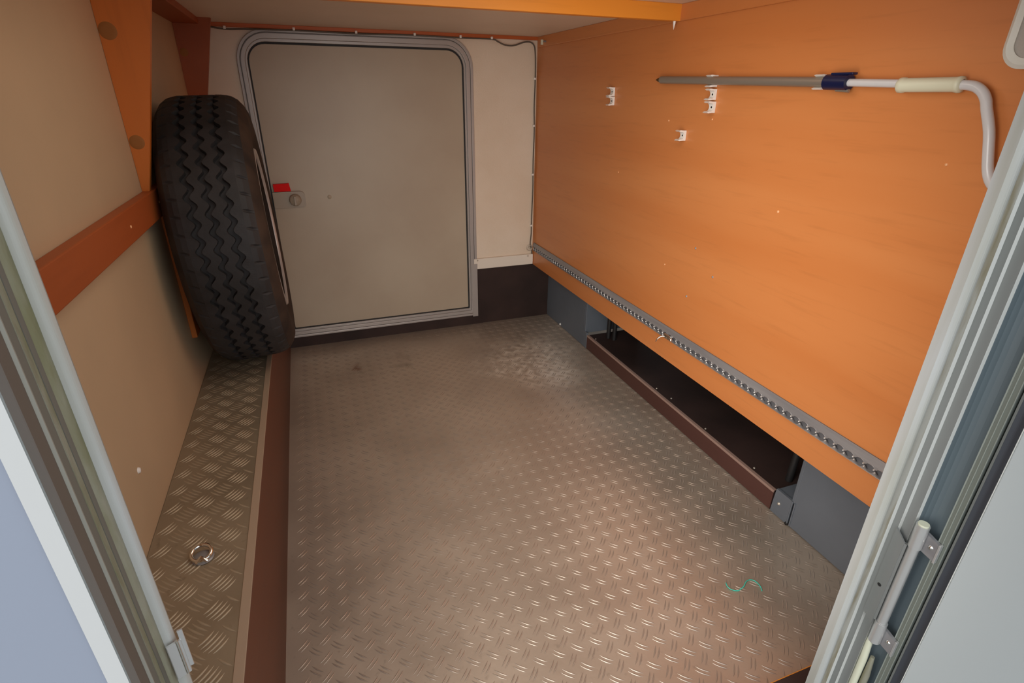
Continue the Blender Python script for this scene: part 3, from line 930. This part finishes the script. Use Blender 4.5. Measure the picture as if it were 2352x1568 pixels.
# lashing fitting with ring in the track, and the ring at the far end
lr = root('lashing_fitting', (XO - 0.013, 1.20, 0.356), 'chrome lashing fitting with a small curved hook in the middle of the track', 'fitting')
part(MB().box(XO - 0.018, XO - 0.0106, 1.178, 1.206, 0.349, 0.362), 'fitting_body', MT['chrome'], lr, bevel=0.002)
part(MB().lathe([(0, -0.024), (0.004, -0.023), (0.005, -0.018)], (XO, 1.168, 0.356), 'x', 14), 'lock_pin', MT['chrome'], lr)
hook = [(XO - 0.014, 1.200, 0.3535), (XO - 0.021, 1.2055, 0.3530), (XO - 0.028, 1.2095, 0.3490), (XO - 0.034, 1.2120, 0.3420), (XO - 0.037, 1.2130, 0.3340)]
part(MB().tube(hook, [0.0016, 0.0019, 0.0019, 0.0018, 0.0013], 10), 'hook', MT['chrome'], lr)
er = root('wall_ring', (0.929, YB, 0.352), 'small wire ring in the corner at the far end of the track', 'ring')
part(MB().torus((0.9265, YB - 0.010, 0.352), 0.0130, 0.0016, 'y', 24, 8), 'wire_loop', MT['screw'], er)
part(MB().lathe([(0, -0.012), (0.004, -0.011), (0.006, 0)], (0.929, YB, 0.352), 'y', 14), 'ring_base', MT['screw'], er)

# ------------------------------------------------------------------ pipe clips and crank pole
def clip(y, z, label, grp, s=1.0):
    r = root('pipe_clip', (XO, y, z), label, 'clip', grp)
    h = 0.0125 * s
    out = [(XO - 0.0003, z - h), (XO - 0.0003, z + h), (XO - 0.010, z + h), (XO - 0.019, z + h + 0.0008), (XO - 0.0235, z + h - 0.0010), (XO - 0.0185, z + h - 0.0034)]
    inner = []
    for i in range(11):
        a = radians(60 - 120 * i / 10)
        inner.append((XO - 0.0155 + 0.0100 * cos(a), z + 0.0100 * sin(a)))
    out += inner
    out += [(XO - 0.0185, z - h + 0.0034), (XO - 0.0235, z - h + 0.0010), (XO - 0.019, z - h - 0.0008), (XO - 0.010, z - h)]
    part(MB().prism(out, 'y', y - 0.0085 * s, y + 0.0085 * s), 'clip_body', MT['white_pl'], r, bevel=0.0005)
    part(MB().lathe([(0.0, -0.0059), (0.0022, -0.0061), (0.003, -0.0052)], (XO, y, z), 'x', 10), 'screw', MT['black'], r)
    return r


G = 'white U-shaped pipe clips on the orange wall'
clip(1.642, 1.0105, 'empty white pipe clip beyond the pole tip, upper of two', G)
clip(1.640, 0.9840, 'empty white pipe clip beyond the pole tip, lower of two', G)
clip(1.166, 1.0330, 'white pipe clip holding the grey tube of the crank pole', G)
clip(1.163, 1.0040, 'empty white pipe clip directly below the crank pole', G, 0.95)
clip(1.160, 0.9760, 'lowest empty white pipe clip in the column under the crank pole', G)
clip(1.258, 0.9060, 'single white pipe clip alone on the wall below the others', G)
clip(0.852, 1.0260, 'white pipe clip holding the crank pole beside its navy collar', G)

cp = root('crank_pole', (0.926, 0.9, 1.0), 'grey and white telescopic crank pole clipped to the orange wall', 'pole')
PX = XO - 0.0155
part(MB().tube([(PX, 1.366, 1.0390), (PX, 0.83, 1.0255)], 0.0090, 20), 'outer_tube', MT['pole'], cp)
part(MB().tube([(PX, 1.392, 1.0395), (PX, 1.378, 1.0392), (PX, 1.3665, 1.0389)], [0.0010, 0.0052, 0.0052], 12), 'tip', MT['brass'], cp)
part(MB().tube([(PX, 0.836, 1.0257), (PX, 0.788, 1.0244)], 0.0132, 20), 'collar', MT['navy'], cp, bevel=0.001)
part(MB().box(PX - 0.0060, PX + 0.0060, 0.780, 0.826, 1.0368, 1.0408), 'release_lever', MT['navy'], cp, bevel=0.001)
part(MB().tube([(PX, 0.812, 1.0125), (PX, 0.785, 1.0108)], 0.0030, 10), 'lever_stub', MT['pole'], cp)
bend = [(PX, 0.800, 1.0245), (PX, 0.700, 1.0217)] + smooth_path([(PX, 0.612, 1.0192), (PX, 0.588, 1.0180), (PX, 0.575, 1.0150), (PX, 0.5645, 1.0080), (PX, 0.5570, 0.9980), (PX, 0.5520, 0.9860),
        (PX, 0.5390, 0.9580), (PX, 0.5290, 0.9250), (PX, 0.5240, 0.9090), (PX, 0.5190, 0.8980), (PX, 0.5125, 0.8890), (PX, 0.5035, 0.8820), (PX, 0.4900, 0.8765), (PX, 0.4550, 0.8650)], 3)
part(MB().tube(bend, [0.0064] * 2 + [0.0070] * (len(bend) - 2), 18), 'crank_tube', MT['white_tube'], cp)
part(MB().lathe([(0.0070, -0.001), (0.0112, 0.0), (0.0118, 0.004), (0.0112, 0.006), (0.0106, 0.010), (0.0106, 0.086), (0.0116, 0.088), (0.0116, 0.095), (0.0085, 0.098), (0.0072, 0.098)][::1],
                (PX, 0.5965, 1.0190), 'y', 22), 'grip', MT['ivory'], cp)

# wall lamp at the upper right
lm = root('wall_lamp', (XO, 0.48, 1.04), 'grey wall lamp with a white rounded rim at the top of the orange wall', 'lamp')
oz = rrect(0.400, 0.5590, 1.0370, 1.167, (0.030, 0.030, 0.030, 0.030))
iz = rrect(0.412, 0.5460, 1.0500, 1.154, (0.020, 0.020, 0.020, 0.020))
lm_rim = MB()
n = len(oz)
vv = [(XO - 0.0002, a, b) for a, b in oz] + [(XO - 0.014, a, b) for a, b in oz] + [(XO - 0.018, a * 0.6 + c * 0.4, b * 0.6 + d * 0.4) for (a, b), (c, d) in zip(oz, iz)] + [(XO - 0.016, a, b) for a, b in iz] + [(XO - 0.0002, a, b) for a, b in iz]
ff = []
for q in range(4):
    for i in range(n):
        ff.append((q * n + i, q * n + (i + 1) % n, (q + 1) * n + (i + 1) % n, (q + 1) * n + i))
lm_rim.add(vv, ff, False)
part(lm_rim, 'rim', MT['lamp_rim'], lm)
part(MB().prism(iz, 'x', XO - 0.0135, XO - 0.0005), 'lens', MT['lamp_grey'], lm)

# ------------------------------------------------------------------ cable, clips, screws, thread
cpts = [(-0.236, 1.196), (-0.19, 1.1905), (-0.132, 1.1925), (-0.05, 1.1945), (0.06, 1.1950), (0.25, 1.1930), (0.40, 1.1960), (0.526, 1.1955), (0.64, 1.1940), (0.745, 1.1945),
        (0.770, 1.187), (0.795, 1.1775), (0.825, 1.1745), (0.850, 1.179), (0.878, 1.188), (0.905, 1.190), (0.922, 1.180), (0.9285, 1.16), (0.9335, 1.12), (0.9375, 1.05), (0.936, 0.95),
        (0.9390, 0.86), (0.9370, 0.74), (0.9385, 0.62), (0.9360, 0.50), (0.9360, 0.42), (0.932, 0.37), (0.9400, 0.345), (0.939, 0.300)]


cb_ = root('grey_cable', (0.25, YB - 0.02, 1.19), 'thin grey cable clipped along the ceiling edge and down the corner', 'cable')
part(MB().tube([(x, YB - 0.0205 if z > 1.17 else YB - 0.006 - 0.0145 * max(0, (z - 1.05) / 0.12) if z > 1.05 else YB - 0.006, z) for x, z in smooth_path(cpts)], 0.0027, 8), 'cable_run', MT['cable'], cb_)
for x, z in ((-0.19, 1.1935), (0.0265, 1.1975), (0.235, 1.1960), (0.445, 1.1975), (0.62, 1.1965), (0.745, 1.1965)):
    part(MB().box(x - 0.004, x + 0.004, YB - 0.0255, YB - 0.0165, z - 0.003, z + 0.006), 'cable_clip', MT['white_pl'], cb_, bevel=0.001)
for x, z in ((0.9365, 1.060), (0.9365, 0.88), (0.936, 0.68), (0.935, 0.455)):
    part(MB().box(x - 0.005, x + 0.003, YB - 0.0100, YB - 0.0005, z - 0.004, z + 0.004), 'cable_clip', MT['white_pl'], cb_, bevel=0.001)

s1 = root('hanging_screw', (0.930, 1.337, 1.1725), 'pointed screw tip sticking out under the right end of the beam', 'screw')
part(MB().lathe([(0.0038, 1.1724), (0.0034, 1.168), (0.0012, 1.158), (0.0001, 1.153)], (0.930, 1.337, 0), 'z', 10), 'screw_tip', MT['white_pl'], s1)
s2 = root('corner_screw', (0.940, 2.22, 1.19), 'small white screw and plug high in the far right corner', 'screw')
part(MB().box(0.931, XO - 0.0062, 2.205, 2.213, 1.178, 1.196), 'plug', MT['ivory'], s2, bevel=0.001)
part(MB().tube([(XO - 0.0062, 2.180, 1.188), (XO - 0.016, 2.178, 1.188)], 0.0035, 10), 'screw_head', MT['alu'], s2)

thp = [(0.7622, 0.6481), (0.7582, 0.6391), (0.7594, 0.6313), (0.7658, 0.6253), (0.7750, 0.6220), (0.7839, 0.6239), (0.7934, 0.6264), (0.8037, 0.6331), (0.8128, 0.6367), (0.8221, 0.6364), (0.8273, 0.6315),
       (0.8287, 0.6227), (0.8275, 0.6127), (0.8230, 0.6030)]
th = MB().tube([(x, y, 0.0022 + 0.0008 * sin(i * 0.4)) for i, (x, y) in enumerate(smooth_path(thp, 3))], 0.00095, 8).build('teal_thread', MT['teal'])
tag(th, 'short curled strand of teal thread lying on the floor plate', 'thread')
